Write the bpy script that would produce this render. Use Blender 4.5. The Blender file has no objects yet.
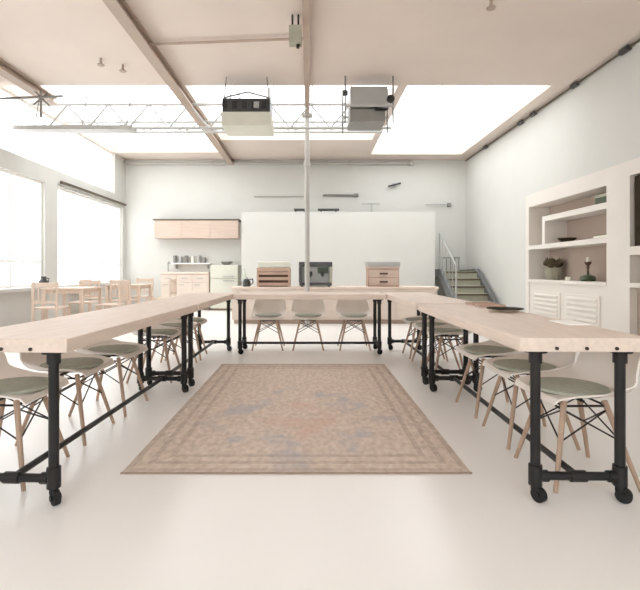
import bpy, bmesh, math, random
from mathutils import Vector, Matrix
random.seed(7)
C = bpy.context.scene.collection
PI = math.pi

# ------------------------------------------------------------------ materials
def s2l(c):
    return tuple(((v/255.0)/12.92 if v/255.0 <= 0.04045 else ((v/255.0+0.055)/1.055)**2.4) for v in c)

def mat(name, rgb, rough=0.6, metal=0.0, amt=0.05, scale=6.0, stretch=(1, 1, 1), bump=0.0, coat=0.0, spec=0.4):
    m = bpy.data.materials.new(name); m.use_nodes = True
    nt = m.node_tree; b = nt.nodes['Principled BSDF']
    col = s2l(rgb)
    tc = nt.nodes.new('ShaderNodeTexCoord'); mp = nt.nodes.new('ShaderNodeMapping')
    mp.inputs['Scale'].default_value = stretch
    nz = nt.nodes.new('ShaderNodeTexNoise'); nz.inputs['Scale'].default_value = scale; nz.inputs['Detail'].default_value = 4
    rp = nt.nodes.new('ShaderNodeValToRGB')
    rp.color_ramp.elements[0].position = 0.3; rp.color_ramp.elements[1].position = 0.7
    rp.color_ramp.elements[0].color = tuple(max(0, v*(1-amt)) for v in col)+(1,)
    rp.color_ramp.elements[1].color = tuple(min(1, v*(1+amt)) for v in col)+(1,)
    nt.links.new(tc.outputs['Object'], mp.inputs['Vector']); nt.links.new(mp.outputs['Vector'], nz.inputs['Vector'])
    nt.links.new(nz.outputs['Fac'], rp.inputs['Fac']); nt.links.new(rp.outputs['Color'], b.inputs['Base Color'])
    b.inputs['Roughness'].default_value = rough; b.inputs['Metallic'].default_value = metal
    b.inputs['Specular IOR Level'].default_value = spec
    b.inputs['Coat Weight'].default_value = coat
    if bump:
        bp = nt.nodes.new('ShaderNodeBump'); bp.inputs['Strength'].default_value = bump; bp.inputs['Distance'].default_value = 0.01
        nt.links.new(nz.outputs['Fac'], bp.inputs['Height']); nt.links.new(bp.outputs['Normal'], b.inputs['Normal'])
    return m

def glass_mat(name, tint=(1, 1, 1), gloss=0.06):
    m = bpy.data.materials.new(name); m.use_nodes = True
    nt = m.node_tree; nt.nodes.clear()
    out = nt.nodes.new('ShaderNodeOutputMaterial'); mx = nt.nodes.new('ShaderNodeMixShader')
    tr = nt.nodes.new('ShaderNodeBsdfTransparent'); tr.inputs['Color'].default_value = tint+(1,)
    gl = nt.nodes.new('ShaderNodeBsdfGlossy'); gl.inputs['Roughness'].default_value = 0.05
    mx.inputs[0].default_value = gloss
    nt.links.new(tr.outputs[0], mx.inputs[1]); nt.links.new(gl.outputs[0], mx.inputs[2]); nt.links.new(mx.outputs[0], out.inputs['Surface'])
    return m

def rug_mat():
    m = bpy.data.materials.new('woven_rug'); m.use_nodes = True
    nt = m.node_tree; b = nt.nodes['Principled BSDF']; L = nt.links
    tc = nt.nodes.new('ShaderNodeTexCoord')
    def noise(scale, det=5, off=(0, 0, 0), st=(1, 1, 1)):
        mp = nt.nodes.new('ShaderNodeMapping'); mp.inputs['Location'].default_value = off; mp.inputs['Scale'].default_value = st
        n = nt.nodes.new('ShaderNodeTexNoise'); n.inputs['Scale'].default_value = scale; n.inputs['Detail'].default_value = det
        L.new(tc.outputs['Object'], mp.inputs['Vector']); L.new(mp.outputs['Vector'], n.inputs['Vector']); return n.outputs['Fac']
    def ramp(fac, a, c, p0, p1):
        r = nt.nodes.new('ShaderNodeValToRGB'); r.color_ramp.elements[0].position = p0; r.color_ramp.elements[1].position = p1
        r.color_ramp.elements[0].color = a+(1,); r.color_ramp.elements[1].color = c+(1,); L.new(fac, r.inputs['Fac']); return r.outputs['Color']
    def mix(fac, a, c, mode='MIX'):
        x = nt.nodes.new('ShaderNodeMixRGB'); x.blend_type = mode
        if isinstance(fac, float): x.inputs[0].default_value = fac
        else: L.new(fac, x.inputs[0])
        for i, v in ((1, a), (2, c)):
            if isinstance(v, tuple): x.inputs[i].default_value = v+(1,)
            else: L.new(v, x.inputs[i])
        return x.outputs[0]
    W = (1, 1, 1); K = (0, 0, 0)
    base = ramp(noise(26, 11, (0, 0, 0), (1.2, 0.7, 1)), s2l((190, 174, 161)), s2l((218, 203, 190)), 0.3, 0.7)
    # worn medallion of reddish and blue-grey dye in the middle of the field
    sep = nt.nodes.new('ShaderNodeSeparateXYZ'); L.new(tc.outputs['Object'], sep.inputs[0])
    def math_(op, a, c=None):
        n = nt.nodes.new('ShaderNodeMath'); n.operation = op
        for i, v in ((0, a), (1, c)):
            if v is None: continue
            if isinstance(v, (int, float)): n.inputs[i].default_value = v
            else: L.new(v, n.inputs[i])
        return n.outputs[0]
    x = sep.outputs[0]; y = sep.outputs[1]
    ax = math_('ABSOLUTE', x); ay = math_('ABSOLUTE', y)
    d = math_('ADD', ax, math_('MULTIPLY', math_('ABSOLUTE', math_('ADD', y, 0.45)), 0.8))
    d = math_('ADD', d, math_('MULTIPLY', math_('SUBTRACT', noise(7, 3), 0.5), 0.5))
    red = ramp(d, W, K, 0.22, 0.42)
    redn = ramp(noise(4, 4, (3, 1, 0)), K, (0.55, 0.55, 0.55), 0.42, 0.62)
    c1 = mix(mix(1.0, red, redn, 'MULTIPLY'), base, s2l((206, 168, 152)))
    ring = mix(1.0, ramp(d, K, W, 0.4, 0.5), ramp(d, W, K, 0.68, 0.82), 'MULTIPLY')
    bl = ramp(noise(3.2, 3, (7, 2, 0)), K, (0.6, 0.6, 0.6), 0.48, 0.62)
    c2 = mix(mix(1.0, ring, bl, 'MULTIPLY'), c1, s2l((168, 170, 178)))
    # border bands
    ex = math_('SUBTRACT', 0.9, ax); ey = math_('SUBTRACT', 1.34, ay)
    e = math_('MINIMUM', ex, ey)
    wv = math_('SINE', math_('MULTIPLY', e, 70.0))
    bandmask = math_('LESS_THAN', e, 0.26)
    bf = math_('MULTIPLY', math_('MULTIPLY', math_('GREATER_THAN', wv, 0.35), bandmask), noise(14, 5, (1, 5, 0)))
    c3 = mix(math_('MULTIPLY', bf, 0.55), c2, s2l((140, 122, 110)))
    vor = nt.nodes.new('ShaderNodeTexVoronoi'); vor.inputs['Scale'].default_value = 9; L.new(tc.outputs['Object'], vor.inputs['Vector'])
    motif = ramp(vor.outputs['Distance'], W, K, 0.18, 0.3)
    c4 = mix(math_('MULTIPLY', math_('MULTIPLY', ramp_to_val(nt, motif), noise(5, 4, (2, 9, 0))), 0.5), c3, s2l((205, 190, 176)))
    L.new(c4, b.inputs['Base Color']); b.inputs['Roughness'].default_value = 0.95; b.inputs['Specular IOR Level'].default_value = 0.1
    return m

def ramp_to_val(nt, col):
    n = nt.nodes.new('ShaderNodeRGBToBW'); nt.links.new(col, n.inputs[0]); return n.outputs[0]

M = dict(
    wall=mat('painted_wall', (202, 201, 196), 0.8, amt=0.015, scale=2),
    wall_shell=mat('painted_joinery', (216, 210, 202), 0.65, amt=0.02, scale=3),
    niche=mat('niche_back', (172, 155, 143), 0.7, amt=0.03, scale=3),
    ceil=mat('ceiling_paint', (218, 205, 195), 0.85, amt=0.02, scale=1.5),
    floor=mat('poured_floor', (238, 235, 232), 0.3, amt=0.015, scale=1.2, spec=0.7),
    beam=mat('painted_beam', (176, 158, 144), 0.6, amt=0.04),
    wood=mat('pale_table_wood', (222, 205, 192), 0.5, amt=0.07, scale=5, stretch=(9, 0.7, 9)),
    pipe=mat('black_pipe', (44, 42, 42), 0.42, 0.35, amt=0.12, scale=12),
    caster=mat('black_rubber', (30, 28, 28), 0.6, amt=0.1),
    bolt=mat('dark_bolt', (70, 58, 50), 0.4, 0.6),
    shell=mat('cream_shell_plastic', (230, 222, 214), 0.38, amt=0.02),
    pad=mat('grey_green_pad', (168, 170, 156), 0.9, amt=0.08, scale=40),
    dowel=mat('beech_dowel', (176, 150, 130), 0.5, amt=0.08, scale=8, stretch=(4, 4, 0.6)),
    wire=mat('black_wire', (52, 46, 44), 0.45, 0.4),
    frame=mat('window_frame_paint', (244, 243, 240), 0.5, amt=0.02),
    rail=mat('dark_bronze_rail', (92, 82, 66), 0.5, 0.2),
    sill=mat('grey_sill', (196, 194, 190), 0.6, amt=0.03),
    steel=mat('pale_galvanised_steel', (182, 181, 178), 0.45, 0.1, amt=0.05),
    steel_dark=mat('grey_steel', (140, 138, 134), 0.45, 0.3, amt=0.06),
    col=mat('column_paint', (178, 174, 168), 0.5, amt=0.03),
    brown=mat('brown_veneer', (196, 176, 162), 0.55, amt=0.06, scale=4, stretch=(0.6, 8, 8)),
    cream=mat('cream_panel', (210, 209, 196), 0.6, amt=0.03),
    counter=mat('counter_front', (216, 202, 190), 0.6, amt=0.04, scale=3, stretch=(0.5, 4, 4)),
    crate=mat('crate_wood', (182, 154, 136), 0.6, amt=0.12, scale=6, stretch=(0.7, 6, 6)),
    crate_dark=mat('dark_slot', (92, 70, 58), 0.7),
    dark=mat('charcoal_metal', (72, 72, 72), 0.4, 0.4, amt=0.1),
    black=mat('black_plastic', (40, 38, 38), 0.45),
    grey_stringer=mat('grey_stringer', (112, 112, 112), 0.5, 0.2),
    grey=mat('mid_grey_metal', (172, 172, 170), 0.45, 0.3, amt=0.05),
    green=mat('dark_green_glaze', (70, 84, 62), 0.4, amt=0.12, scale=8),
    stone=mat('greenish_tread', (166, 164, 148), 0.75, amt=0.08, scale=9),
    chocolate=mat('dark_brown_board', (54, 46, 36), 0.85, amt=0.1, spec=0.1),
    leaf=mat('dark_foliage', (92, 82, 60), 0.7, amt=0.2, scale=20),
    ceramic=mat('pale_ceramic', (224, 222, 208), 0.3),
    basket=mat('grey_ribbed_basket', (150, 146, 130), 0.8, amt=0.1, scale=30),
    paper=mat('white_paper', (248, 246, 242), 0.8, amt=0.01),
    cafe=mat('cafe_wood', (208, 188, 172), 0.55, amt=0.06, scale=5, stretch=(5, 5, 0.8)),
    glass=glass_mat('window_glass', (0.97, 0.98, 0.98)),
    skyglass=glass_mat('skylight_glass', (0.96, 0.97, 0.97), 0.05),
    vglass=glass_mat('pale_green_glass', (0.86, 0.92, 0.84), 0.12),
)
M['rug'] = rug_mat()
M['fringe'] = mat('rug_edge', (160, 142, 128), 0.95, amt=0.1, scale=40)

# ------------------------------------------------------------------ mesh helpers
class MB:
    def __init__(s): s.bm = bmesh.new()
    def box(s, x0, x1, y0, y1, z0, z1, bev=0.0, mtx=None):
        r = bmesh.ops.create_cube(s.bm, size=1.0)
        vs = r['verts']
        bmesh.ops.scale(s.bm, vec=(abs(x1-x0), abs(y1-y0), abs(z1-z0)), verts=vs)
        bmesh.ops.translate(s.bm, vec=((x0+x1)/2, (y0+y1)/2, (z0+z1)/2), verts=vs)
        if mtx is not None: bmesh.ops.transform(s.bm, matrix=mtx, verts=vs)
        if bev:
            es = list({e for v in vs for e in v.link_edges})
            bmesh.ops.bevel(s.bm, geom=es, offset=bev, segments=2, affect='EDGES', profile=0.6)
        return s
    def cyl(s, p, q, r0, r1=None, n=10):
        p = Vector(p); q = Vector(q); d = q-p
        r1 = r0 if r1 is None else r1
        rot = d.to_track_quat('Z', 'Y').to_matrix().to_4x4()
        bmesh.ops.create_cone(s.bm, cap_ends=True, segments=n, radius1=r0, radius2=r1, depth=d.length,
                              matrix=Matrix.Translation((p+q)/2) @ rot)
        return s
    def path(s, pts, r, n=8):
        for a, b in zip(pts[:-1], pts[1:]): s.cyl(a, b, r, r, n)
        for p in pts[1:-1]: s.ball(p, r*1.02, n)
        return s
    def ball(s, c, r, n=10, sc=(1, 1, 1)):
        bmesh.ops.create_uvsphere(s.bm, u_segments=n, v_segments=max(4, n//2+1), radius=r,
                                  matrix=Matrix.Translation(c) @ Matrix.Diagonal((*sc, 1)))
        return s
    def lathe(s, prof, c=(0, 0, 0), n=16):
        rings = []
        for r, z in prof:
            rings.append([s.bm.verts.new((c[0]+max(r, 1e-4)*math.cos(2*PI*k/n), c[1]+max(r, 1e-4)*math.sin(2*PI*k/n), c[2]+z)) for k in range(n)])
        for a, b in zip(rings[:-1], rings[1:]):
            for k in range(n): s.bm.faces.new((a[k], a[(k+1) % n], b[(k+1) % n], b[k]))
        s.bm.faces.new(rings[0][::-1]); s.bm.faces.new(rings[-1])
        return s
    def prism(s, pts, axis, a0, a1):
        """polygon extruded along an axis; pts are the other two coordinates in order"""
        def v(p, a):
            return {'x': (a, p[0], p[1]), 'y': (p[0], a, p[1]), 'z': (p[0], p[1], a)}[axis]
        A = [s.bm.verts.new(v(p, a0)) for p in pts]; B = [s.bm.verts.new(v(p, a1)) for p in pts]
        s.bm.faces.new(A); s.bm.faces.new(B[::-1]); n = len(pts)
        for k in range(n): s.bm.faces.new((A[k], B[k], B[(k+1) % n], A[(k+1) % n]))
        return s
    def build(s, name, m, parent=None, smooth=True, loc=None):
        bmesh.ops.recalc_face_normals(s.bm, faces=s.bm.faces)
        me = bpy.data.meshes.new(name); s.bm.to_mesh(me); s.bm.free()
        me.materials.append(m)
        if smooth:
            for p in me.polygons: p.use_smooth = True
            try: me.set_sharp_from_angle(angle=math.radians(38))
            except Exception: pass
        o = bpy.data.objects.new(name, me); C.objects.link(o)
        if parent: o.parent = parent
        if loc: o.location = loc
        return o

def tag(o, label, cat, group=None):
    o['label'] = label; o['category'] = cat
    if group: o['group'] = group
    return o
def thing(name, label, cat, loc=(0, 0, 0), rz=0.0, group=None):
    o = bpy.data.objects.new(name, None); C.objects.link(o); o.empty_display_size = 0.1
    o.location = loc; o.rotation_euler = (0, 0, rz)
    return tag(o, label, cat, group)
def struct(o):
    o['kind'] = 'structure'; return o
def dup(root, loc=None, rz=None, label=None, group=None):
    r = root.copy(); C.objects.link(r)
    if loc is not None: r.location = loc
    if rz is not None: r.rotation_euler = (0, 0, rz)
    if label: r['label'] = label
    if group: r['group'] = group
    for ch in list(root.children):
        c = ch.copy(); C.objects.link(c); c.parent = r
        for g in list(ch.children):
            d = g.copy(); C.objects.link(d); d.parent = c
    return r

# ------------------------------------------------------------------ the room
XL, XR, YB, H, Y0 = -5.0, 4.28, 12.4, 4.05, -1.6
struct(MB().box(XL-0.25, XR+0.5, Y0, YB+0.25, -0.12, 0).build('floor', M['floor'], smooth=False))

# ceiling with its two skylight openings
SA = (XL+0.05, -2.22, 7.4, 11.6)      # x0, x1, y0, y1
SB = (-2.02, 1.45, 7.4, 10.5)
SC = (1.6, 3.95, 7.4, 11.8)
c = MB()
c.box(XL-0.25, XR+0.5, Y0, 7.4, H, H+0.2)
c.box(-2.22, -2.02, 7.4, 11.6, H, H+0.2)
c.box(1.45, 1.6, 7.4, YB+0.25, H, H+0.2)
c.box(3.95, XR+0.5, 7.4, YB+0.25, H, H+0.2)
c.box(1.6, 3.95, 11.8, YB+0.25, H, H+0.2)
c.box(-2.02, 1.45, 10.5, YB+0.25, H, H+0.2)
c.box(XL-0.25, -2.02, 11.6, YB+0.25, H, H+0.2)
c.box(XL-0.25, XL+0.05, 7.4, 11.6, H, H+0.2)
struct(c.build('ceiling', M['ceil'], smooth=False))

# back wall, right wall (niche for the shelf unit left open), partition
struct(MB().box(XL-0.25, XR+0.5, YB, YB+0.25, 0, H).build('wall_back', M['wall'], smooth=False))
w = MB()
w.box(XR, XR+0.5, 8.92, YB, 0, H)
w.box(XR, XR+0.5, Y0, 8.92, 2.5, H)
w.box(XR, XR+0.5, Y0, 3.6, 0, 2.5)
w.box(XR+0.42, XR+0.5, 3.6, 8.92, 0, 2.5)
struct(w.build('wall_right', M['wall'], smooth=False))
w = MB()
WX0, WX1, WZ0, WZ1 = -3.6, 2.8, 0.9, 3.4
w.box(XL-0.25, WX0, Y0-0.2, Y0, 0, H+0.2).box(WX1, XR+0.5, Y0-0.2, Y0, 0, H+0.2)
w.box(WX0, WX1, Y0-0.2, Y0, 0, WZ0).box(WX0, WX1, Y0-0.2, Y0, WZ1, H+0.2)
struct(w.build('wall_front', M['wall'], smooth=False))  # unseen wall behind the camera, added to cut daylight from the open rear
g = struct(bpy.data.objects.new('window_8', None)); C.objects.link(g)  # unseen window, added and sized to let fill light onto the near end
f = MB()
for x in (WX0+0.03, -1.47, 0.67, WX1-0.03): f.box(x-0.03, x+0.03, Y0-0.15, Y0-0.05, WZ0, WZ1)
for z in (WZ0+0.03, WZ1-0.03): f.box(WX0, WX1, Y0-0.15, Y0-0.05, z-0.03, z+0.03)
f.build('window_frame', M['frame'], g, smooth=False)
MB().box(WX0, WX1, Y0-0.105, Y0-0.095, WZ0, WZ1).build('pane', M['glass'], g, smooth=False)
struct(MB().box(-1.66, 3.1, 11.2, 11.34, 0, 2.48).build('wall_partition', M['wall'], smooth=False))

# left wall: sill wall, piers, header, clerestory; windows with panes
SZ = 0.74; WT = 2.72
w = MB()
w.box(XL-0.25, XL, Y0, YB, 0, SZ-0.06)
w.box(XL-0.25, XL, Y0, YB, WT, 3.02)
for a, b in ((Y0, 1.0), (4.9, 5.1), (8.62, 9.06), (12.2, YB)): w.box(XL-0.25, XL, a, b, SZ-0.06, WT)
w.box(XL-0.25, XL, Y0, 7.3, 3.02, H)
w.box(XL-0.25, XL, 11.7, YB, 3.02, H)
struct(w.build('wall_left', M['wall'], smooth=False))
def window(n, y0, y1, z0, z1, mull, trans, fw=0.07):
    g = struct(bpy.data.objects.new('window_%d' % n, None)); C.objects.link(g)
    f = MB(); X0, X1 = XL-0.17, XL-0.06
    f.box(X0, X1, y0, y0+fw, z0, z1); f.box(X0, X1, y1-fw, y1, z0, z1)
    f.box(X0, X1, y0+fw, y1-fw, z0, z0+fw); f.box(X0, X1, y0+fw, y1-fw, z1-fw, z1)
    for m in mull: f.box(X0, X1, m-0.025, m+0.025, z0+fw, z1-fw)
    ys = [y0+fw]+[v for m in mull for v in (m-0.025, m+0.025)]+[y1-fw]
    for t in trans:
        for a, b in zip(ys[0::2], ys[1::2]): f.box(X0, X1, a, b, t-0.02, t+0.02)
    f.build('window_frame', M['frame'], g, smooth=False)
    MB().box(XL-0.12, XL-0.112, y0+fw, y1-fw, z0+fw, z1-fw).build('pane', M['glass'], g, smooth=False)
    return g
window(1, 1.0, 4.9, SZ, WT, (2.3, 3.6), (1.2,), 0.05)
window(2, 5.1, 8.62, SZ, WT, (6.2, 7.72), (1.2,), 0.05)
window(3, 9.06, 12.2, SZ, WT, (11.15,), (1.2,), 0.05)
window(4, 7.3, 11.7, 3.02, H, (9.5,), (), 0.04)
struct(MB().box(XL-0.05, XL+0.14, Y0, YB, SZ-0.06, SZ, 0.008).build('trim_1', M['sill'], smooth=False))
# skylights: curb, glazing bars and panes
for i, (x0, x1, y0, y1) in enumerate((SA, SB, SC)):
    g = struct(bpy.data.objects.new('window_%d' % (5+i), None)); C.objects.link(g)
    f = MB(); z0, z1 = H+0.2, H+0.34
    f.box(x0-0.08, x0, y0-0.08, y1+0.08, z0, z1); f.box(x1, x1+0.08, y0-0.08, y1+0.08, z0, z1)
    f.box(x0, x1, y0-0.08, y0, z0, z1); f.box(x0, x1, y1, y1+0.08, z0, z1)
    n = (4, 5, 3)[i]
    for k in range(1, n):
        xx = x0+(x1-x0)*k/n; f.box(xx-0.012, xx+0.012, y0, y1, z1-0.05, z1-0.01)
    f.build('window_frame', M['frame'], g, smooth=False)
    MB().box(x0-0.06, x1+0.06, y0-0.06, y1+0.06, z1, z1+0.01).build('pane', M['skyglass'], g, smooth=False)

# beams along the room, column, pipes
def beam(x, y0, y1, w=0.15, h=0.14):
    b = MB()
    b.box(x-w/2, x+w/2, y0, y1, H-h, H-h+0.03); b.box(x-w/2, x+w/2, y0, y1, H-0.03, H+0.0)
    b.box(x-0.02, x+0.02, y0, y1, H-h+0.03, H-0.03)
    return struct(b.build('ceiling_beam', M['beam'], smooth=False))
beam(-4.45, Y0, 7.9, 0.17); beam(-2.12, Y0, 12.38, 0.15); beam(-0.03, Y0, 8.55, 0.09, 0.10)
cb = MB().cyl((-0.035, 8.5, 0), (-0.035, 8.5, H-0.1), 0.045, n=16)
cb.box(-0.13, 0.06, 8.4, 8.6, H-0.13, H-0.1); cb.box(-0.12, 0.05, 8.41, 8.59, 0, 0.015)
cb.cyl((-0.035, 8.5, 2.98), (-0.035, 8.5, 3.06), 0.065, n=16)
struct(cb.build('column', M['col']))

def pipe(name, pts, r, m, label, couplings=(), cat='pipe'):
    t = thing(name, label, cat, pts[0])
    o = Vector(pts[0])
    MB().path([Vector(p)-o for p in pts], r).build('tube', m, t)
    for p, q, rr in couplings:
        MB().cyl(Vector(p)-o, Vector(q)-o, rr, n=12).build('coupling', m, t)
    return t
pipe('ceiling_pipe', [(-5.0, 12.3, 3.94), (2.75, 12.3, 3.94)], 0.035, M['col'],
     'long pale pipe running across the top of the back wall',
     [((-0.1, 12.3, 3.94), (0.02, 12.3, 3.94), 0.07), ((0.42, 12.3, 3.94), (0.52, 12.3, 3.94), 0.055),
      ((1.05, 12.3, 3.94), (1.15, 12.3, 3.94), 0.055), ((2.7, 12.3, 3.94), (2.8, 12.3, 3.94), 0.075),
      ((-2.6, 12.3, 3.94), (-2.5, 12.3, 3.94), 0.055)])
pipe('ceiling_pipe', [(-2.08, 5.95, 4.0), (-0.08, 5.8, 4.0)], 0.018, M['beam'],
     'thin tan pipe across the near ceiling between the beam and the junction box')
pipe('wall_pipe', [(0.38, 12.36, 3.08), (1.3, 12.36, 3.08)], 0.03, M['steel_dark'],
     'short grey pipe with a collar high on the back wall right of the column', [((1.22, 12.36, 3.08), (1.34, 12.36, 3.08), 0.05)])
pipe('wall_pipe', [(-1.5, 12.37, 3.05), (-0.15, 12.37, 3.05)], 0.015, M['col'],
     'thin pale pipe high on the back wall left of the column')
# conduit along the right wall-ceiling corner
t = thing('conduit', 'thin dark conduit clipped along the top of the right wall', 'conduit', (XR-0.045, 3, H-0.05))
MB().cyl((0, 0, 0), (0, 9.3, 0), 0.016).build('tube', M['rail'], t)
for y, s in ((3.1, 0.05), (4.26, 0.045), (5.6, 0.05), (6.1, 0.05), (7.9, 0.05)):
    MB().box(-s*0.6, 0.03, y-0.09, y+0.09, -s*0.7, 0.03, 0.006).build('clip', M['dark'], t, smooth=False)
# junction box under the central beam
t = thing('junction_box', 'grey-green junction box under the near central ceiling beam', 'junction box', (-0.16, 5.35, 3.66))
MB().box(-0.075, 0.075, -0.07, 0.07, 0.04, 0.24, 0.01).build('housing', M['stone'], t, smooth=False)
for x in (-0.035, 0.035): MB().cyl((x, 0, 0.24), (x, 0, 0.39), 0.012).build('rod', M['wire'], t)
MB().cyl((0.03, 0, 0.0), (0.03, 0, 0.04), 0.02).build('gland', M['wire'], t)
# sprinkler heads
def sprinkler(x, y, label):
    t = thing('sprinkler_head', label, 'sprinkler', (x, y, H-0.1), 0, 'ceiling sprinklers')
    MB().cyl((0, 0, 0.03), (0, 0, 0.1), 0.018).build('stem', M['beam'], t)
    MB().cyl((0, 0, 0), (0, 0, 0.012), 0.05).cyl((-0.02, 0, 0.01), (-0.012, 0, 0.04), 0.005).cyl((0.02, 0, 0.01), (0.012, 0, 0.04), 0.005).build('deflector', M['beam'], t)
sprinkler(-2.95, 6.45, 'small sprinkler head on the ceiling left of the long beam, nearer one')
sprinkler(-2.72, 6.65, 'small sprinkler head on the ceiling left of the long beam, farther one')
sprinkler(2.02, 5.05, 'small sprinkler head on the ceiling at the top edge, right side')

# steel trusses below the skylights
def truss(y, x0, x1, zt, zb, n, label):
    t = thing('roof_truss', label, 'truss', (x0, y, zb), 0, 'steel trusses under the skylight')
    L = x1-x0; D = zt-zb
    MB().cyl((0, 0, D), (L, 0, D), 0.027).build('top_chord', M['steel'], t)
    MB().cyl((0, 0, 0), (L, 0, 0), 0.027).build('bottom_chord', M['steel'], t)
    for k in range(n):
        a = L*k/n; b = L*(k+0.5)/n; d = L*(k+1)/n
        MB().cyl((a, 0, D), (b, 0, 0), 0.016).cyl((b, 0, 0), (d, 0, D), 0.016).build('web_bar', M['steel'], t)
truss(8.05, XL+0.02, 1.45, 3.98, 3.56, 9, 'pale steel roof truss with zigzag bars, nearest one under the skylight')
truss(9.0, XL+0.02, 1.45, 3.98, 3.78, 9, 'pale steel roof truss with zigzag bars, farther one under the skylight')
# pale cable tray hung in the left skylight
t = thing('cable_tray', 'pale hanging cable tray at the left under the skylight', 'cable tray', (-4.95, 7.7, 3.40))
MB().box(0, 2.0, -0.1, 0.1, 0, 0.02).box(0, 2.0, -0.11, -0.1, 0, 0.07).box(0, 2.0, 0.1, 0.11, 0, 0.07).build('tray', M['steel'], t, smooth=False)
for x in (0.3, 1.1, 1.85): MB().cyl((x, 0, 0.02), (x+0.1, 0, 0.64), 0.008).build('hanger', M['steel_dark'], t)
# ragged bracket of pipes beside the left beam
t = thing('hanging_bracket', 'grey pipe bracket hanging from the far left ceiling beam', 'bracket', (-4.3, 7.3, 3.5))
MB().cyl((0, 0, 0), (0, 0, 0.42), 0.02).build('drop_rod', M['steel_dark'], t)
MB().cyl((-0.65, 0, 0.3), (0.35, 0, 0.34), 0.02).cyl((-0.12, 0, 0.2), (0.12, 0, 0.4), 0.014).cyl((0.14, 0, 0.18), (-0.1, 0, 0.42), 0.014).build('arm', M['steel_dark'], t)

# two ceiling-hung units
t = thing('ceiling_unit', 'beige boxy unit with dark grille top hung left of the column', 'air unit', (-0.97, 7.3, 3.28))
MB().box(-0.385, 0.385, -0.3, 0.3, 0, 0.21, 0.015).build('housing', M['cream'], t, smooth=False)
MB().box(-0.37, 0.37, -0.29, 0.29, 0.21, 0.42, 0.012).build('dark_top', M['dark'], t, smooth=False)
for k in range(5):
    MB().box(-0.36+k*0.15, -0.28+k*0.15, -0.305, -0.285, 0.25, 0.37).build('louvre', M['black'], t, smooth=False)
MB().box(0.12, 0.2, -0.31, -0.285, 0.26, 0.36).build('indicator', M['grey'], t, smooth=False)
for x in (-0.35, 0.35):
    for y in (-0.22, 0.22): MB().cyl((x, y, 0.41), (x*0.9, y, 0.78), 0.01).build('hanger_rod', M['steel_dark'], t)
MB().cyl((-0.35, -0.27, 0.43), (0.02, -0.27, 0.52), 0.014).cyl((0.02, -0.27, 0.52), (0.36, -0.27, 0.43), 0.014).build('bracket', M['steel_dark'], t)

t = thing('projector', 'grey ceiling projector in a caged bracket right of the column', 'projector', (0.92, 7.3, 3.32))
MB().box(-0.28, 0.3, -0.26, 0.26, 0.28, 0.58, 0.02).build('housing', M['grey'], t, smooth=False)
MB().box(-0.29, 0.27, -0.24, 0.24, 0.03, 0.24, 0.02).build('lower_housing', M['steel_dark'], t, smooth=False)
for y in (-0.265, 0.265): MB().box(-0.36, 0.4, y-0.015, y+0.015, 0.25, 0.285).build('shelf_rail', M['steel'], t, smooth=False)
for x in (-0.36, 0.38):
    for y in (-0.26, 0.26): MB().cyl((x, y, 0.0), (x, y, 0.73), 0.014).build('hanger_rod', M['steel_dark'], t)
MB().cyl((0.34, -0.3, 0.37), (0.34, -0.25, 0.37), 0.06, n=14).build('lens', M['black'], t)
MB().box(-0.4, -0.32, -0.3, -0.26, 0.42, 0.5, 0.006).build('clamp', M['dark'], t, smooth=False)
MB().box(0.1, 0.3, -0.285, -0.25, 0.2, 0.225).build('slot', M['black'], t, smooth=False)

# ------------------------------------------------------------------ rug
t = thing('area_rug', 'large worn patterned tan rug on the floor inside the table horseshoe', 'rug', (-0.065, 3.69, 0))
MB().box(-0.9, 0.9, -1.34, 1.34, 0.0, 0.009, 0.003).build('pile', M['rug'], t, smooth=False)
for sy in (-1, 1): MB().box(-0.905, 0.905, sy*1.346-0.006, sy*1.346+0.006, 0.0, 0.008).build('binding', M['fringe'], t, smooth=False)

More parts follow.
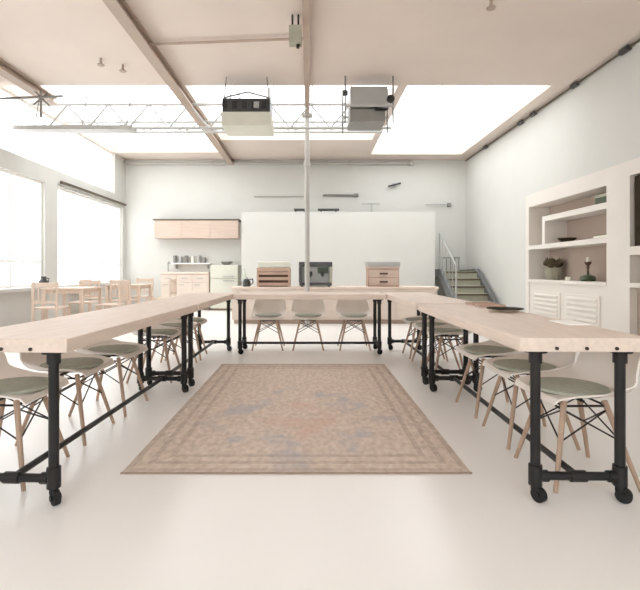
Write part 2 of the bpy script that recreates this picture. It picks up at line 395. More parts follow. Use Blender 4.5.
# ------------------------------------------------------------------ tables
TOPZ0, TOPZ1 = 0.69, 0.752
HW = 0.19
def make_table(HL):
    """long axis Y, floor at z=0"""
    t = thing('work_table', 'x', 'table')
    MB().box(-0.29, 0.29, -HL-0.07, HL+0.07, TOPZ0, TOPZ1, 0.006).build('tabletop', M['wood'], t, smooth=False)
    for sy in (-1, 1):
        for sx in (-1, 1):
            x, y = sx*HW, sy*HL
            lb = MB()
            lb.cyl((x, y, 0.085), (x, y, TOPZ0-0.012), 0.022, n=14)
            lb.cyl((x, y, TOPZ0-0.06), (x, y, TOPZ0-0.012), 0.029, n=14)      # collar
            lb.cyl((x, y, 0.075), (x, y, 0.165), 0.030, n=14)                 # tee fitting
            leg = lb.build('leg', M['pipe'], t)
            MB().cyl((x, y, TOPZ0-0.012), (x, y, TOPZ0), 0.05, n=18).build('flange', M['pipe'], leg)
            a = 0.9 if sx > 0 else 0.5
            wx, wy = 0.012*math.cos(a), -0.012
            wb = MB()
            ax = Vector((math.cos(a), math.sin(a), 0))
            pc = Vector((x+0.012, y-0.008, 0.034))
            wb.cyl(pc-ax*0.013, pc+ax*0.013, 0.034, n=18)
            wb.cyl(pc-ax*0.022, pc-ax*0.016, 0.014, n=10).cyl(pc+ax*0.016, pc+ax*0.022, 0.014, n=10)
            wb.cyl((x, y, 0.05), (x, y, 0.078), 0.020, n=10)
            wb.build('caster', M['caster'], leg)
        cb = MB().cyl((-HW+0.02, sy*HL, 0.115), (HW-0.02, sy*HL, 0.115), 0.019, n=12)
        cb.cyl((-0.035, sy*HL, 0.115), (0.035, sy*HL, 0.115), 0.026, n=12)
        cb.cyl((-HW+0.02, sy*HL, 0.115), (-HW+0.055, sy*HL, 0.115), 0.026, n=12).cyl((HW-0.055, sy*HL, 0.115), (HW-0.02, sy*HL, 0.115), 0.026, n=12)
        cb.build('crossbar', M['pipe'], t)
        for bx in (-0.13, 0.0, 0.13):
            MB().cyl((bx, sy*(HL+0.070), 0.706), (bx, sy*(HL+0.076), 0.706), 0.008, n=10).build('bolt', M['bolt'], t)
    MB().cyl((0, -HL, 0.115), (0, HL, 0.115), 0.016, n=12).build('stretcher', M['pipe'], t)
    return t
TG = 'wheeled pipe-frame tables forming the horseshoe'
t1 = make_table(0.935); t1.location = (-1.30, 2.985, 0); t1.rotation_euler = (0, 0, -math.radians(2.2))
tag(t1, 'pale wood table on black pipe legs, nearest on the left side of the horseshoe', 'table', TG)
dup(t1, (1.236, 3.0, 0), -math.radians(1.05), 'pale wood table on black pipe legs, nearest on the right side of the horseshoe')
t2 = make_table(0.9); t2.location = (-1.25, 5.02, 0); t2.rotation_euler = (0, 0, -math.radians(0.8))
tag(t2, 'pale wood table on black pipe legs, farther one on the left side of the horseshoe', 'table', TG)
dup(t2, (1.25, 5.08, 0), 0, 'pale wood table on black pipe legs, farther one on the right side of the horseshoe')
t3 = make_table(0.865); t3.location = (0.008, 5.84, 0); t3.rotation_euler = (0, 0, PI/2)
tag(t3, 'pale wood table on black pipe legs closing the far end of the horseshoe', 'table', TG)

# ------------------------------------------------------------------ shell chairs
def make_chair():
    """faces +Y"""
    t = thing('shell_chair', 'x', 'chair')
    prof = [(0.225, 0.412, 0.195, 0.00), (0.205, 0.432, 0.21, 0.01), (0.12, 0.438, 0.222, 0.022), (0.0, 0.425, 0.23, 0.045), (-0.1, 0.422, 0.232, 0.075),
            (-0.16, 0.435, 0.232, 0.10), (-0.195, 0.475, 0.23, 0.10), (-0.215, 0.54, 0.225, 0.085), (-0.23, 0.61, 0.212, 0.06), (-0.243, 0.665, 0.185, 0.035), (-0.25, 0.70, 0.14, 0.015)]
    bm = bmesh.new(); rows = []
    NU = 12
    for i, (y, z, hw, raise_) in enumerate(prof):
        t_ = min(1, max(0, (i-4)/4.0))   # 0 on the seat, 1 on the back
        row = []
        for k in range(NU+1):
            u = -1+2*k/NU
            e = abs(u)**2.6*raise_
            row.append(bm.verts.new((hw*u, y+e*t_*1.0, z+e*(1-t_))))
        rows.append(row)
    for a, b in zip(rows[:-1], rows[1:]):
        for k in range(NU): bm.faces.new((a[k], a[k+1], b[k+1], b[k]))
    bmesh.ops.recalc_face_normals(bm, faces=bm.faces)
    bmesh.ops.solidify(bm, geom=list(bm.faces), thickness=0.008)
    mb = MB(); mb.bm.free(); mb.bm = bm
    sh = mb.build('seat_shell', M['shell'], t)
    p = MB().lathe([(0.03, 0.0), (0.17, 0.0), (0.185, 0.01), (0.18, 0.022), (0.12, 0.028), (0.02, 0.026)], (0, 0.035, 0.434), 24)
    p.build('seat_pad', M['pad'], t)
    tops = {}
    for sx in (-1, 1):
        for sy in (-1, 1):
            a = Vector((sx*0.105, sy*0.10+0.02, 0.405)); b = Vector((sx*0.20, sy*0.205+0.01, 0.0))
            MB().cyl(b, a, 0.0105, 0.0145, n=10).build('leg', M['dowel'], t)
            tops[(sx, sy)] = (a, b)
    wb = MB()
    def at(k, f): a, b = tops[k]; return a.lerp(b, f)
    ring = [(-1, -1), (1, -1), (1, 1), (-1, 1)]
    for i in range(4):
        p, q = ring[i], ring[(i+1) % 4]
        wb.cyl(at(p, 0.10), at(q, 0.46), 0.0042, n=6).cyl(at(q, 0.10), at(p, 0.46), 0.0042, n=6)
        wb.cyl(at(p, 0.06), at(q, 0.06), 0.006, n=6)
    wb.cyl((-0.1, 0.02, 0.40), (0.1, 0.02, 0.40), 0.008, n=6).cyl((0, -0.08, 0.40), (0, 0.12, 0.40), 0.008, n=6)
    wb.build('wire_bracing', M['wire'], t)
    return t
ch = make_chair(); first = [True]
def place_chair(x, y, rz, label, group):
    if first[0]:
        first[0] = False; ch.location = (x, y, 0); ch.rotation_euler = (0, 0, rz); ch['label'] = label; ch['group'] = group; return ch
    return dup(ch, (x, y, 0), rz, label, group)
ordn = ['nearest', 'second', 'third', 'fourth', 'fifth', 'sixth', 'farthest']
GL = 'shell chairs along the left tables'; GR = 'shell chairs along the right tables'; GB = 'shell chairs at the far table'
for i, (x, y, a) in enumerate([(-1.57, 2.36, 0), (-1.555, 2.92, 0), (-1.52, 3.46, -2), (-1.50, 4.42, 2), (-1.49, 4.95, -2), (-1.48, 5.47, 3)]):
    lab = 'cream shell chair with dowel legs under the left tables, ' + ('nearest the camera' if i == 0 else ('%s from the camera' % ordn[i] if i < 5 else 'farthest from the camera'))
    place_chair(x, y, -PI/2+math.radians(a), lab, GL)
for i, (x, y, a) in enumerate([(1.375, 2.35, 1), (1.385, 2.86, -1), (1.39, 3.42, 1), (1.40, 4.5, -1), (1.40, 5.02, 1), (1.40, 5.55, 0)]):
    lab = 'cream shell chair with dowel legs under the right tables, ' + ('nearest the camera' if i == 0 else ('%s from the camera' % ordn[i] if i < 5 else 'farthest from the camera'))
    place_chair(x, y, PI/2+math.radians(a), lab, GR)
for x, w_ in ((-0.54, 'leftmost of three'), (-0.01, 'middle of three'), (0.60, 'rightmost of three')):
    place_chair(x, 6.12, PI, 'cream shell chair with dowel legs behind the far table, ' + w_, GB)

# small things on the right tables
t = thing('serving_dish', 'shallow pale dish with dark rim on the near right table', 'dish', (1.40, 3.25, TOPZ1))
MB().lathe([(0.05, 0), (0.07, 0.004), (0.12, 0.022), (0.117, 0.024), (0.066, 0.010), (0.01, 0.008)], n=24).build('bowl', M['ceramic'], t)
MB().lathe([(0.119, 0.020), (0.124, 0.022), (0.124, 0.027), (0.117, 0.027)], n=24).build('rim', M['chocolate'], t)
tag(MB().box(-0.06, 0.06, -0.1, 0.1, 0, 0.006, 0.001).build('paper_sheet', M['paper'], smooth=False, loc=(1.46, 2.55, TOPZ1)),
    'bright white sheet lying on the near right table', 'paper')
for k, (x, y, w_) in enumerate(((1.44, 3.62, 'nearer'), (1.45, 3.86, 'farther'))):
    t = thing('small_tray', 'small brown tray on the right table end, %s of two' % w_, 'tray', (x, y, TOPZ1), 0.2*k, 'small brown trays on the right table')
    MB().box(-0.1, 0.1, -0.06, 0.06, 0, 0.008, 0.002).build('base', M['brown'], t, smooth=False)
    MB().box(-0.1, -0.09, -0.06, 0.06, 0.008, 0.025).box(0.09, 0.1, -0.06, 0.06, 0.008, 0.025).box(-0.09, 0.09, -0.06, -0.05, 0.008, 0.025).box(-0.09, 0.09, 0.05, 0.06, 0.008, 0.025).build('rim', M['crate'], t, smooth=False)

# ------------------------------------------------------------------ long counter and what stands on it
t = thing('long_counter', 'long low pale counter behind the far table and its chairs', 'counter', (0.5, 8.85, 0))
CX0, CX1 = -2.0, 2.0
MB().box(CX0, CX1, 0.02, 0.62, 0.08, 0.68).build('body', M['counter'], t, smooth=False)
MB().box(CX0-0.03, CX1+0.03, 0, 0.65, 0.68, 0.72, 0.006).build('worktop', M['wood'], t, smooth=False)
MB().box(CX0+0.03, CX1-0.03, 0.06, 0.58, 0, 0.08).build('plinth', M['beam'], t, smooth=False)
for k in range(5):
    x = CX0+0.02+k*(CX1-CX0-0.04)/5; 
    d = MB().box(x+0.01, x+(CX1-CX0-0.04)/5-0.01, 0.004, 0.02, 0.1, 0.66, 0.003).build('door', M['counter'], t, smooth=False)
    MB().box(x+0.1, x+0.3, -0.012, 0.004, 0.6, 0.615).build('handle', M['grey'], d, smooth=False)

t = thing('wooden_crate', 'wooden slatted chest with a cream lid on the long counter', 'chest', (-0.70, 9.12, 0.72))
MB().box(-0.33, 0.33, -0.18, 0.18, 0.30, 0.37, 0.01).build('top_board', M['crate'], t, smooth=False)
MB().box(-0.32, 0.32, -0.16, 0.16, 0.37, 0.5, 0.03).build('lid', M['cream'], t, smooth=False)
MB().box(-0.31, 0.31, -0.12, 0.17, 0.0, 0.30).build('body', M['crate_dark'], t, smooth=False)
for z in (0.02, 0.13, 0.235): MB().box(-0.32, 0.32, -0.165, -0.12, z, z+0.06, 0.004).build('front_board', M['crate'], t, smooth=False)
for x in (-0.33, 0.29): MB().box(x, x+0.04, -0.18, 0.18, 0, 0.30).build('upright', M['crate'], t, smooth=False)

t = thing('coffee_machine', 'dark grey metal coffee machine on the long counter behind the column', 'coffee machine', (0.13, 9.14, 0.72))
MB().box(-0.31, 0.31, -0.05, 0.22, 0.03, 0.46, 0.012).build('body', M['grey'], t, smooth=False)
MB().box(-0.33, 0.33, -0.2, 0.23, 0.40, 0.49, 0.015).build('cup_rail_top', M['dark'], t, smooth=False)
MB().box(-0.32, 0.32, -0.2, 0.2, 0.02, 0.08, 0.008).build('drip_tray', M['dark'], t, smooth=False)
MB().box(-0.33, -0.27, -0.19, 0.2, 0.08, 0.40).build('side_panel', M['dark'], t, smooth=False)
MB().box(0.27, 0.33, -0.19, 0.2, 0.08, 0.40).build('side_panel', M['stone'], t, smooth=False)
MB().box(0.04, 0.26, -0.07, -0.05, 0.26, 0.38).build('control_panel', M['green'], t, smooth=False)
for x in (-0.1, 0.14):
    g = MB().cyl((x, -0.11, 0.22), (x, -0.11, 0.30), 0.035, n=14).build('group_head', M['dark'], t)
    MB().cyl((x, -0.13, 0.22), (x, -0.28, 0.20), 0.014).build('handle', M['black'], g)
for x in (-0.27, 0.27):
    for y in (-0.15, 0.15): MB().cyl((x, y, 0), (x, y, 0.03), 0.022).build('foot', M['black'], t)

t = thing('bread_box', 'wooden box with grey top and dark centre knob on the counter', 'box', (1.47, 9.12, 0.72))
MB().box(-0.31, 0.31, -0.15, 0.17, 0.0, 0.36, 0.008).build('body', M['crate'], t, smooth=False)
MB().box(-0.33, 0.33, -0.17, 0.19, 0.40, 0.49, 0.012).build('top', M['grey'], t, smooth=False)
MB().box(-0.32, 0.32, -0.16, 0.18, 0.36, 0.40).build('top_frame', M['brown'], t, smooth=False)
for z in (0.03, 0.19):
    d = MB().box(-0.29, 0.29, -0.165, -0.15, z, z+0.14, 0.004).build('drawer', M['brown'], t, smooth=False)
    MB().box(-0.08, 0.08, -0.18, -0.165, z+0.05, z+0.085).build('knob', M['crate_dark'], d, smooth=False)

t = thing('kettle', 'small dark kettle on the counter left of the wooden chest', 'kettle', (-1.25, 9.12, 0.72))
MB().lathe([(0.07, 0), (0.085, 0.02), (0.08, 0.09), (0.06, 0.14), (0.03, 0.155)], n=18).build('body', M['dark'], t)
MB().path([(0.05, 0, 0.14), (0.12, 0, 0.15), (0.13, 0, 0.08), (0.09, 0, 0.04)], 0.01).build('handle', M['black'], t)
MB().cyl((-0.07, 0, 0.06), (-0.14, 0, 0.15), 0.016, 0.009).build('spout', M['grey'], t)
MB().lathe([(0.035, 0.155), (0.03, 0.17), (0.01, 0.185), (0.012, 0.2)], n=12).build('lid', M['grey'], t)
t = thing('glass_bottle', 'clear tall bottle on the counter behind the dark kettle', 'bottle', (-1.32, 9.32, 0.72))
MB().lathe([(0.04, 0), (0.042, 0.02), (0.042, 0.2), (0.016, 0.27), (0.016, 0.33)], n=14).build('glass', M['vglass'], t)
MB().cyl((0, 0, 0.33), (0, 0, 0.36), 0.02, n=10).build('stopper', M['grey'], t)

# bits on and above the partition
for x, w, lab in ((-0.22, 0.3, 'short dark bar lamp on top of the white partition, left of the column'),
                  (0.48, 0.52, 'longer dark bar lamp on top of the white partition, right of the column')):
    t = thing('bar_lamp', lab, 'lamp', (x, 11.22, 2.48), 0, 'bar lamps on the partition')
    MB().box(-w/2, w/2, -0.05, 0.05, 0.03, 0.08, 0.006).build('housing', M['dark'], t, smooth=False)
    for sx in (-0.35, 0.35): MB().box(sx*w-0.015, sx*w+0.015, -0.03, 0.03, 0, 0.03).build('foot', M['dark'], t, smooth=False)
t = thing('display_stand', 'small grey stand on top of the partition near its right half', 'stand', (1.55, 11.27, 2.48))
MB().cyl((0, 0, 0.012), (0, 0, 0.2), 0.02).build('stem', M['grey'], t)
MB().box(-0.24, 0.2, -0.04, 0.04, 0.2, 0.225).build('plate', M['grey'], t, smooth=False)
MB().cyl((0, 0, 0), (0, 0, 0.012), 0.07).build('base', M['grey'], t)
t = thing('wall_bracket', 'small dark angled bracket high on the back wall right of the column', 'bracket', (2.3, 12.3, 3.35))
MB().cyl((-0.16, 0, -0.04), (0.18, 0, 0.05), 0.022).build('arm', M['dark'], t)
MB().box(-0.05, 0.05, 0.02, 0.1, -0.05, 0.05).build('wall_plate', M['grey'], t, smooth=False)
t = thing('grab_rail', 'thin grey rail on the back wall beside the staircase corner', 'rail', (3.5, 12.32, 2.82))
MB().cyl((-0.35, 0, 0), (0.3, 0, 0), 0.016).build('bar', M['grey'], t)
MB().box(0.26, 0.34, -0.03, 0.08, -0.04, 0.04).build('end_bracket', M['steel_dark'], t, smooth=False)

# ------------------------------------------------------------------ kitchenette on the back wall
t = thing('wall_cupboard', 'long brown wood cupboard high on the back wall at left', 'cupboard', (-2.99, 12.4, 1.89))
MB().box(-1.11, 1.11, -0.33, 0, 0, 0.48).build('carcass', M['brown'], t, smooth=False)
for k in range(3): MB().box(-1.11+k*0.74+0.002, -1.11+(k+1)*0.74-0.002, -0.35, -0.33, 0.002, 0.478, 0.002).build('door', M['brown'], t, smooth=False)
MB().box(-1.14, 1.14, -0.37, 0, 0.48, 0.51).build('cornice', M['rail'], t, smooth=False)
t = thing('base_cabinet', 'pale kitchen base cabinet against the back wall under the brown cupboard', 'cabinet', (-3.2, 12.385, 0))
MB().box(-0.65, 0.6, -0.56, 0, 0.08, 0.95).build('body', M['counter'], t, smooth=False)
MB().box(-0.68, 0.6, -0.6, 0, 0.95, 1.0, 0.005).build('worktop', M['wood'], t, smooth=False)
MB().box(-0.62, 0.58, -0.5, 0, 0, 0.08).build('plinth', M['beam'], t, smooth=False)
for k in range(3):
    d = MB().box(-0.64+k*0.41, -0.25+k*0.41, -0.578, -0.56, 0.1, 0.72, 0.003).build('door', M['counter'], t, smooth=False)
    MB().box(-0.6+k*0.41, -0.45+k*0.41, -0.592, -0.578, 0.66, 0.675).build('handle', M['grey'], d, smooth=False)
    d = MB().box(-0.64+k*0.41, -0.25+k*0.41, -0.578, -0.56, 0.74, 0.93, 0.003).build('drawer', M['counter'], t, smooth=False)
    MB().box(-0.52+k*0.41, -0.37+k*0.41, -0.592, -0.578, 0.83, 0.845).build('handle', M['grey'], d, smooth=False)
t = thing('low_fridge', 'tall pale cream fridge unit at the right end of the kitchen cabinet', 'fridge', (-2.2, 12.385, 0))
MB().box(-0.36, 0.36, -0.58, 0, 0.05, 1.18, 0.01).build('body', M['cream'], t, smooth=False)
d = MB().box(-0.355, 0.355, -0.61, -0.58, 0.06, 0.82, 0.006).build('door', M['cream'], t, smooth=False)
MB().box(-0.02, 0.26, -0.63, -0.61, 0.76, 0.785).build('handle', M['grey'], d, smooth=False)
d = MB().box(-0.355, 0.355, -0.61, -0.58, 0.84, 1.17, 0.006).build('door', M['cream'], t, smooth=False)
MB().box(-0.02, 0.26, -0.63, -0.61, 0.87, 0.895).build('handle', M['grey'], d, smooth=False)
MB().box(-0.33, 0.33, -0.5, -0.03, 0, 0.05).build('plinth', M['beam'], t, smooth=False)
t = thing('cup_shelf', 'narrow pale shelf of cups on the back wall under the brown cupboard', 'shelf', (-3.2, 12.4, 1.21))
MB().box(-0.5, 0.55, -0.2, 0, 0, 0.03).build('board', M['frame'], t, smooth=False)
for x in (-0.4, 0.45): MB().box(x-0.01, x+0.01, -0.15, 0, -0.12, 0).build('bracket', M['grey'], t, smooth=False)
for k, (x, hh, m) in enumerate(((-3.62, 0.2, 'steel_dark'), (-3.47, 0.17, 'grey'), (-3.32, 0.2, 'steel_dark'), (-3.14, 0.18, 'ceramic'), (-2.98, 0.2, 'grey'), (-2.84, 0.15, 'steel_dark'))):
    t = thing('mug', ['dark grey mug at the left end of the wall shelf', 'second mug from the left on the wall shelf', 'third mug from the left on the wall shelf',
                      'pale ceramic mug on the wall shelf', 'mug second from the right end of the wall shelf', 'mug at the right end of the wall shelf'][k], 'mug', (x, 12.3, 1.24), 0, 'mugs on the wall shelf')
    MB().lathe([(0.045, 0), (0.05, 0.01), (0.05, hh), (0.044, hh), (0.042, 0.02)], n=14).build('cup', M[m], t)
    MB().path([(0.045, 0, hh*0.75), (0.08, 0, hh*0.7), (0.08, 0, hh*0.35), (0.045, 0, hh*0.3)], 0.007, 6).build('handle', M[m], t)
t = thing('bowl', 'low dark bowl on top of the cream fridge unit', 'bowl', (-2.2, 12.15, 1.18))
MB().lathe([(0.06, 0), (0.12, 0.03), (0.16, 0.09), (0.15, 0.09), (0.05, 0.02)], n=18).build('bowl', M['steel_dark'], t)
MB().lathe([(0.155, 0.086), (0.165, 0.09), (0.16, 0.1), (0.15, 0.095)], n=18).build('rim', M['grey'], t)
t = thing('tap', 'grey kitchen tap at the left end of the pale base cabinet', 'tap', (-3.72, 12.0, 1.0))
MB().path([(0, 0, 0), (0, 0, 0.22), (0.04, -0.05, 0.27), (0.09, -0.1, 0.22)], 0.018).build('spout', M['grey'], t)
MB().box(0.02, 0.1, -0.012, 0.012, 0.04, 0.06).build('lever', M['grey'], t, smooth=False)

# ------------------------------------------------------------------ café tables and chairs by the windows
def cafe_table(x, y, label):
    t = thing('cafe_table', label, 'table', (x, y, 0), 0, 'café tables by the windows')
    MB().box(-0.36, 0.36, -0.36, 0.36, 0.715, 0.745, 0.005).build('tabletop', M['cafe'], t, smooth=False)
    MB().box(-0.31, 0.31, -0.31, 0.31, 0.65, 0.715).build('apron', M['cafe'], t, smooth=False)
    for sx in (-1, 1):
        for sy in (-1, 1): MB().box(sx*0.33-0.022, sx*0.33+0.022, sy*0.33-0.022, sy*0.33+0.022, 0, 0.714).build('leg', M['cafe'], t, smooth=False)
    return t
cafe_table(-4.15, 8.0, 'pale square wooden café table by the left windows, nearer one')
cafe_table(-3.85, 9.75, 'pale square wooden café table by the left windows, farther one')
def make_slat_chair():
    t = thing('slat_chair', 'x', 'chair')
    MB().box(-0.2, 0.2, -0.2, 0.2, 0.43, 0.455, 0.006).build('seat', M['cafe'], t, smooth=False)
    for sx in (-1, 1):
        MB().box(sx*0.18-0.018, sx*0.18+0.018, 0.155, 0.19, 0, 0.43).build('leg', M['cafe'], t, smooth=False)
        MB().box(sx*0.18-0.018, sx*0.18+0.018, -0.235, -0.2, 0, 0.86).build('rear_leg', M['cafe'], t, smooth=False)
    MB().box(-0.16, 0.16, -0.23, -0.205, 0.78, 0.85, 0.005).build('top_rail', M['cafe'], t, smooth=False)
    MB().box(-0.16, 0.16, -0.23, -0.205, 0.52, 0.56, 0.004).build('lower_rail', M['cafe'], t, smooth=False)
    for k in range(3): MB().box(-0.11+k*0.1, -0.09+k*0.1, -0.225, -0.21, 0.56, 0.78).build('back_slat', M['cafe'], t, smooth=False)
    MB().box(-0.16, 0.16, 0.165, 0.18, 0.2, 0.225).build('stretcher', M['cafe'], t, smooth=False)
    return t
sc = make_slat_chair()
spots = [(-4.15, 7.35, 0.05, 'slat-back wooden chair at the nearer café table, camera side'),
         (-4.25, 8.6, PI, 'slat-back wooden chair at the nearer café table, far side'),
         (-3.48, 8.0, PI/2, 'slat-back wooden chair at the nearer café table, right side'),
         (-4.55, 9.75, -PI/2, 'slat-back wooden chair at the farther café table, window side'),
         (-3.15, 9.8, PI/2, 'slat-back wooden chair at the farther café table, right side'),
         (-3.72, 9.18, 0.0, 'slat-back wooden chair at the farther café table, camera side'),
         (-3.85, 10.45, PI, 'slat-back wooden chair at the farther café table, far side')]
for i, (x, y, a, lab) in enumerate(spots):
    if i == 0: sc.location = (x, y, 0); sc.rotation_euler = (0, 0, a); sc['label'] = lab; sc['group'] = 'slat-back café chairs'
    else: dup(sc, (x, y, 0), a, lab)
t = thing('dark_jug', 'small dark jug on the window sill by the nearer café table', 'jug', (-4.93, 8.45, SZ))
MB().lathe([(0.05, 0), (0.085, 0.05), (0.08, 0.1), (0.04, 0.15), (0.05, 0.19)], n=16).build('body', M['dark'], t)
MB().path([(0.045, 0, 0.16), (0.1, 0, 0.15), (0.085, 0, 0.06)], 0.01, 6).build('handle', M['dark'], t)
# dark rail above window 3
t = thing('curtain_rail', 'thin dark rail slanting along the top of the left windows', 'rail', (XL+0.06, 9.06, 2.80))
MB().box(-0.02, 0.02, 0, 3.2, -0.025, 0.025).build('track', M['rail'], t, smooth=False)
for y in (0.1, 1.6, 3.1): MB().box(-0.06, -0.02, y-0.02, y+0.02, -0.02, 0.02).build('bracket', M['rail'], t, smooth=False)

# ------------------------------------------------------------------ shelf unit built into the right wall
FX = XR-0.03
t = thing('shelf_unit', 'tall cream built-in shelf unit recessed into the right wall', 'shelf unit', (FX, 3.6, 0))
def B(y0, y1, z0, z1, x0=0.0, x1=0.40, mb=None, bev=0.0):
    return (mb or MB()).box(x0, x1, y0-3.6, y1-3.6, z0, z1, bev)
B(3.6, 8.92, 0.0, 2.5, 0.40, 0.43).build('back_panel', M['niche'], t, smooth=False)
fr = MB()
B(8.80, 8.92, 0, 2.5, mb=fr); B(6.03, 6.5, 0, 2.5, mb=fr); B(3.6, 3.75, 0, 2.5, mb=fr)
B(6.5, 8.80, 2.26, 2.5, mb=fr); B(3.75, 6.03, 2.3, 2.5, mb=fr)
fr.build('frame', M['wall_shell'], t, smooth=False)
B(6.5, 8.80, 1.44, 1.52).build('shelf', M['wall_shell'], t, smooth=False)
B(6.5, 8.30, 1.93, 2.02).build('shelf', M['wall_shell'], t, smooth=False)
B(8.20, 8.30, 1.52, 1.93).build('divider', M['wall_shell'], t, smooth=False)
B(6.5, 8.80, 0.05, 0.87, 0.02).build('cabinet_body', M['wall_shell'], t, smooth=False)
B(6.5, 8.80, 0.82, 0.87, -0.01, 0.02).build('ledge', M['wall_shell'], t, smooth=False)
B(3.75, 6.03, 1.25, 1.36).build('shelf', M['wall_shell'], t, smooth=False)
B(3.75, 6.03, 0.82, 0.88).build('shelf', M['wall_shell'], t, smooth=False)
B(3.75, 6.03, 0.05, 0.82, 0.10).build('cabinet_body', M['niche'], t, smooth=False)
for y0, y1 in ((7.72, 8.62), (6.66, 7.56)):
    p = B(y0, y1, 0.2, 0.66, 0.0, 0.02).build('louvre_door', M['wall_shell'], t, smooth=False)
    lv = MB()
    for k in range(5):
        z = 0.27+k*0.08
        lv.prism([(0.0, z), (-0.022, z-0.008), (-0.022, z+0.002), (0.0, z+0.035)], 'y', y0-3.6+0.06, y1-3.6-0.06)
    lv.build('slats', M['wall_shell'], p, smooth=False)
tag(MB().box(0, 0.05, -1.05, 1.05, 0, 0.92, 0.006).build('dark_board', M['chocolate'], smooth=False, loc=(FX+0.03, 4.93, 1.365)),
    'dark brown board standing in the right-hand bay of the shelf unit', 'board')
# on the shelves
SX = FX+0.2
t = thing('storage_box', 'small dark green lidded box on the top shelf', 'box', (FX+0.16, 6.68, 2.02))
MB().box(-0.12, 0.12, -0.14, 0.14, 0, 0.1, 0.006).build('body', M['green'], t, smooth=False)
MB().box(-0.125, 0.125, -0.145, 0.145, 0.1, 0.14, 0.006).build('lid', M['stone'], t, smooth=False)
t = thing('shallow_bowl', 'dark brown bowl on the middle shelf left of centre', 'bowl', (SX, 7.85, 1.52))
MB().lathe([(0.05, 0), (0.09, 0.015), (0.15, 0.075), (0.14, 0.075), (0.05, 0.02)], n=20).build('bowl', M['chocolate'], t)
MB().lathe([(0.145, 0.072), (0.152, 0.076), (0.148, 0.084), (0.14, 0.08)], n=20).build('rim', M['crate_dark'], t)
t = thing('book', 'flat dark green book lying at the right of the middle shelf', 'book', (FX+0.16, 6.72, 1.52))
MB().box(-0.12, 0.12, -0.16, 0.16, 0.0, 0.006).box(-0.12, 0.12, -0.16, 0.16, 0.04, 0.046).box(0.114, 0.12, -0.16, 0.16, 0.006, 0.04).build('cover', M['green'], t, smooth=False)
MB().box(-0.115, 0.113, -0.155, 0.155, 0.006, 0.04).build('page_block', M['ceramic'], t, smooth=False)
t = thing('potted_plant', 'dark leafy plant in a ribbed grey basket on the lower shelf', 'plant', (SX, 8.3, 0.87))
pb = MB()
pb.lathe([(0.12, 0), (0.135, 0.08), (0.14, 0.22), (0.13, 0.22), (0.1, 0.03)], n=22)
for k in range(22):
    a = 2*PI*k/22; pb.cyl((0.124*math.cos(a), 0.124*math.sin(a), 0.005), (0.142*math.cos(a), 0.142*math.sin(a), 0.22), 0.008, n=5)
pb.build('basket', M['basket'], t)
lf = MB(); rng = random.Random(3)
for k in range(60):
    a = rng.uniform(0, 2*PI); e = rng.uniform(0.45, 1.4); r = rng.uniform(0.08, 0.18)
    d = Vector((math.cos(a)*math.cos(e)*0.85, math.sin(a)*math.cos(e)*0.85, math.sin(e)))
    s = Vector((math.cos(a)*0.05, math.sin(a)*0.05, 0.2)); p = s+d*r; q = p+d*0.07
    sd = d.cross(Vector((0, 0, 1))).normalized()*0.035
    up = d.cross(sd).normalized()*0.006
    v = [lf.bm.verts.new(x) for x in (s+d*r*0.6, p+sd+up, q, p-sd+up, p-up*1.5)]
    lf.bm.faces.new((v[0], v[1], v[4])); lf.bm.faces.new((v[1], v[2], v[4])); lf.bm.faces.new((v[2], v[3], v[4])); lf.bm.faces.new((v[3], v[0], v[4]))
    lf.cyl(s, p, 0.003, n=4)
lf.build('foliage', M['leaf'], t)
MB().lathe([(0.02, 0.17), (0.125, 0.175), (0.128, 0.195), (0.02, 0.205)], n=18).build('soil', M['chocolate'], t)
t = thing('candle_holder', 'slender dark candle holder on a green base, lower shelf right half', 'candle holder', (SX, 7.26, 0.87))
MB().lathe([(0.1, 0), (0.12, 0.03), (0.1, 0.08), (0.05, 0.10), (0.02, 0.11)], n=20).build('base', M['green'], t)
MB().lathe([(0.018, 0.11), (0.014, 0.2), (0.03, 0.22), (0.014, 0.24), (0.05, 0.29), (0.052, 0.31), (0.02, 0.31)], n=14).build('stem', M['crate_dark'], t)
MB().lathe([(0.022, 0.31), (0.022, 0.38), (0.004, 0.385)], n=12).build('candle', M['ceramic'], t)
tag(MB().lathe([(0.05, 0), (0.06, 0.02), (0.055, 0.06), (0.05, 0.06), (0.04, 0.01)], n=14).build('small_cup', M['ceramic'], loc=(SX, 7.8, 0.87)),
    'small pale cup between the plant basket and the candle holder', 'cup')
for k, (y, hh) in enumerate(((5.75, 0.2), (5.45, 0.15))):
    t = thing('brown_jar', ['taller brown jar in the low right-hand bay of the shelf unit', 'shorter brown jar in the low right-hand bay of the shelf unit'][k], 'jar', (SX, y, 0.88), 0, 'brown jars in the low bay')
    MB().lathe([(0.07, 0), (0.09, 0.03), (0.09, hh-0.04), (0.06, hh)], n=16).build('body', M['crate'], t)
    MB().cyl((0, 0, hh), (0, 0, hh+0.03), 0.065, n=16).build('lid', M['crate_dark'], t)

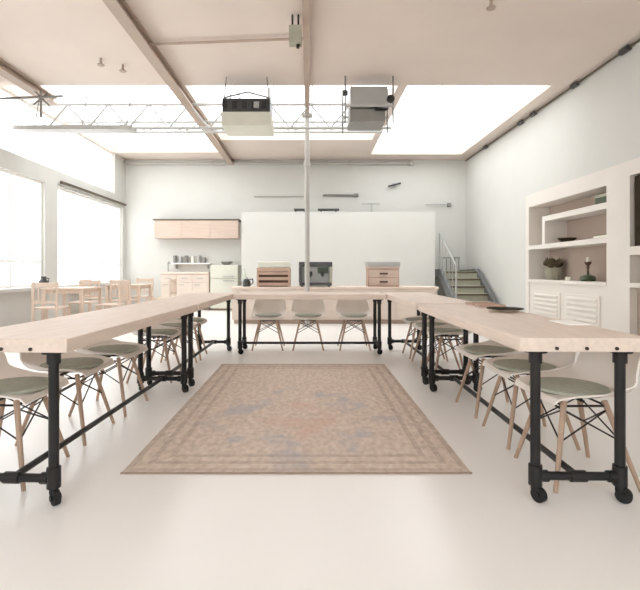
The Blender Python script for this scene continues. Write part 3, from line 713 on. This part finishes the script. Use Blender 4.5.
# ------------------------------------------------------------------ staircase at the back right
SXL, SXR = 3.24, 4.20
t = thing('staircase', 'short greenish staircase with grey rails in the back right corner', 'staircase', (SXL, 10.0, 0))
N, RI, TR = 6, 0.17, 0.22
WS = SXR-SXL
for k in range(N):
    s = MB().box(0.07, WS-0.1, k*TR-0.02, (k+1)*TR, (k+1)*RI-0.035, (k+1)*RI, 0.004)
    s.box(0.07, WS-0.1, k*TR, k*TR+0.02, k*RI, (k+1)*RI-0.035)
    st = s.build('step', M['stone'], t, smooth=False)
    MB().box(0.08, WS-0.1, k*TR-0.028, k*TR-0.02, (k+1)*RI-0.045, (k+1)*RI-0.005).build('nosing', M['rail'], st, smooth=False)
MB().box(0.1, WS-0.1, N*TR, 2.38, N*RI-0.05, N*RI).build('landing', M['stone'], t, smooth=False)
for x0, x1 in ((0.0, 0.07), (WS-0.09, WS)):
    MB().prism([(-0.06, 0.0), (0.14, 0.0), (N*TR, N*RI-0.16), (2.38, N*RI-0.16), (2.38, N*RI+0.03), (N*TR-0.04, N*RI+0.06), (-0.06, 0.22)], 'x', x0, x1).build('stringer', M['grey_stringer'], t, smooth=False)
rl = MB()
for (y, z) in ((0.1, 0.2), (N*TR+0.05, N*RI)):
    rl.cyl((0.025, y, z), (0.025, y, z+0.95), 0.02, n=10)
rl.cyl((0.025, 0.1, 1.15), (0.025, N*TR+0.05, N*RI+0.95), 0.02, n=10)
for f in (0.2, 0.4, 0.6, 0.8):
    y = 0.1+f*(N*TR-0.05); zb = 0.2+f*(N*RI-0.2); rl.cyl((0.025, y, zb), (0.025, y, zb+0.95), 0.009, n=8)
rl.build('handrail', M['grey'], t)
rl = MB()
for k in range(5): rl.cyl((0.34+k*0.11, 2.2, N*RI), (0.34+k*0.11, 2.2, N*RI+0.36), 0.015, n=8)
rl.cyl((0.32, 2.2, N*RI+0.36), (0.80, 2.2, N*RI+0.36), 0.02, n=8)
rl.build('landing_rail', M['steel_dark'], t)

# ------------------------------------------------------------------ light, camera, view
W = bpy.data.worlds.new('overcast_sky'); bpy.context.scene.world = W; W.use_nodes = True
bg = W.node_tree.nodes['Background']; bg.inputs['Color'].default_value = (0.985, 0.99, 1.0, 1); bg.inputs['Strength'].default_value = 1.6

cam = bpy.data.cameras.new('camera'); co = bpy.data.objects.new('camera', cam); C.objects.link(co)
co.location = (0, 0, 1.05); co.rotation_euler = (PI/2, 0, 0)
cam.sensor_width = 36; cam.sensor_fit = 'HORIZONTAL'; cam.lens = 455/640*36
cam.shift_x = (320-309)/640; cam.shift_y = -(295-270)/640
cam.clip_start = 0.05; cam.clip_end = 200
S = bpy.context.scene
S.camera = co
S.view_settings.view_transform = 'Standard'; S.view_settings.look = 'None'; S.view_settings.gamma = 1
S.view_settings.use_curve_mapping = False
S.view_settings.exposure = 1.46
try:
    S.cycles.use_denoising = True; S.cycles.max_bounces = 12; S.cycles.diffuse_bounces = 8; S.cycles.transparent_max_bounces = 12
except Exception: pass
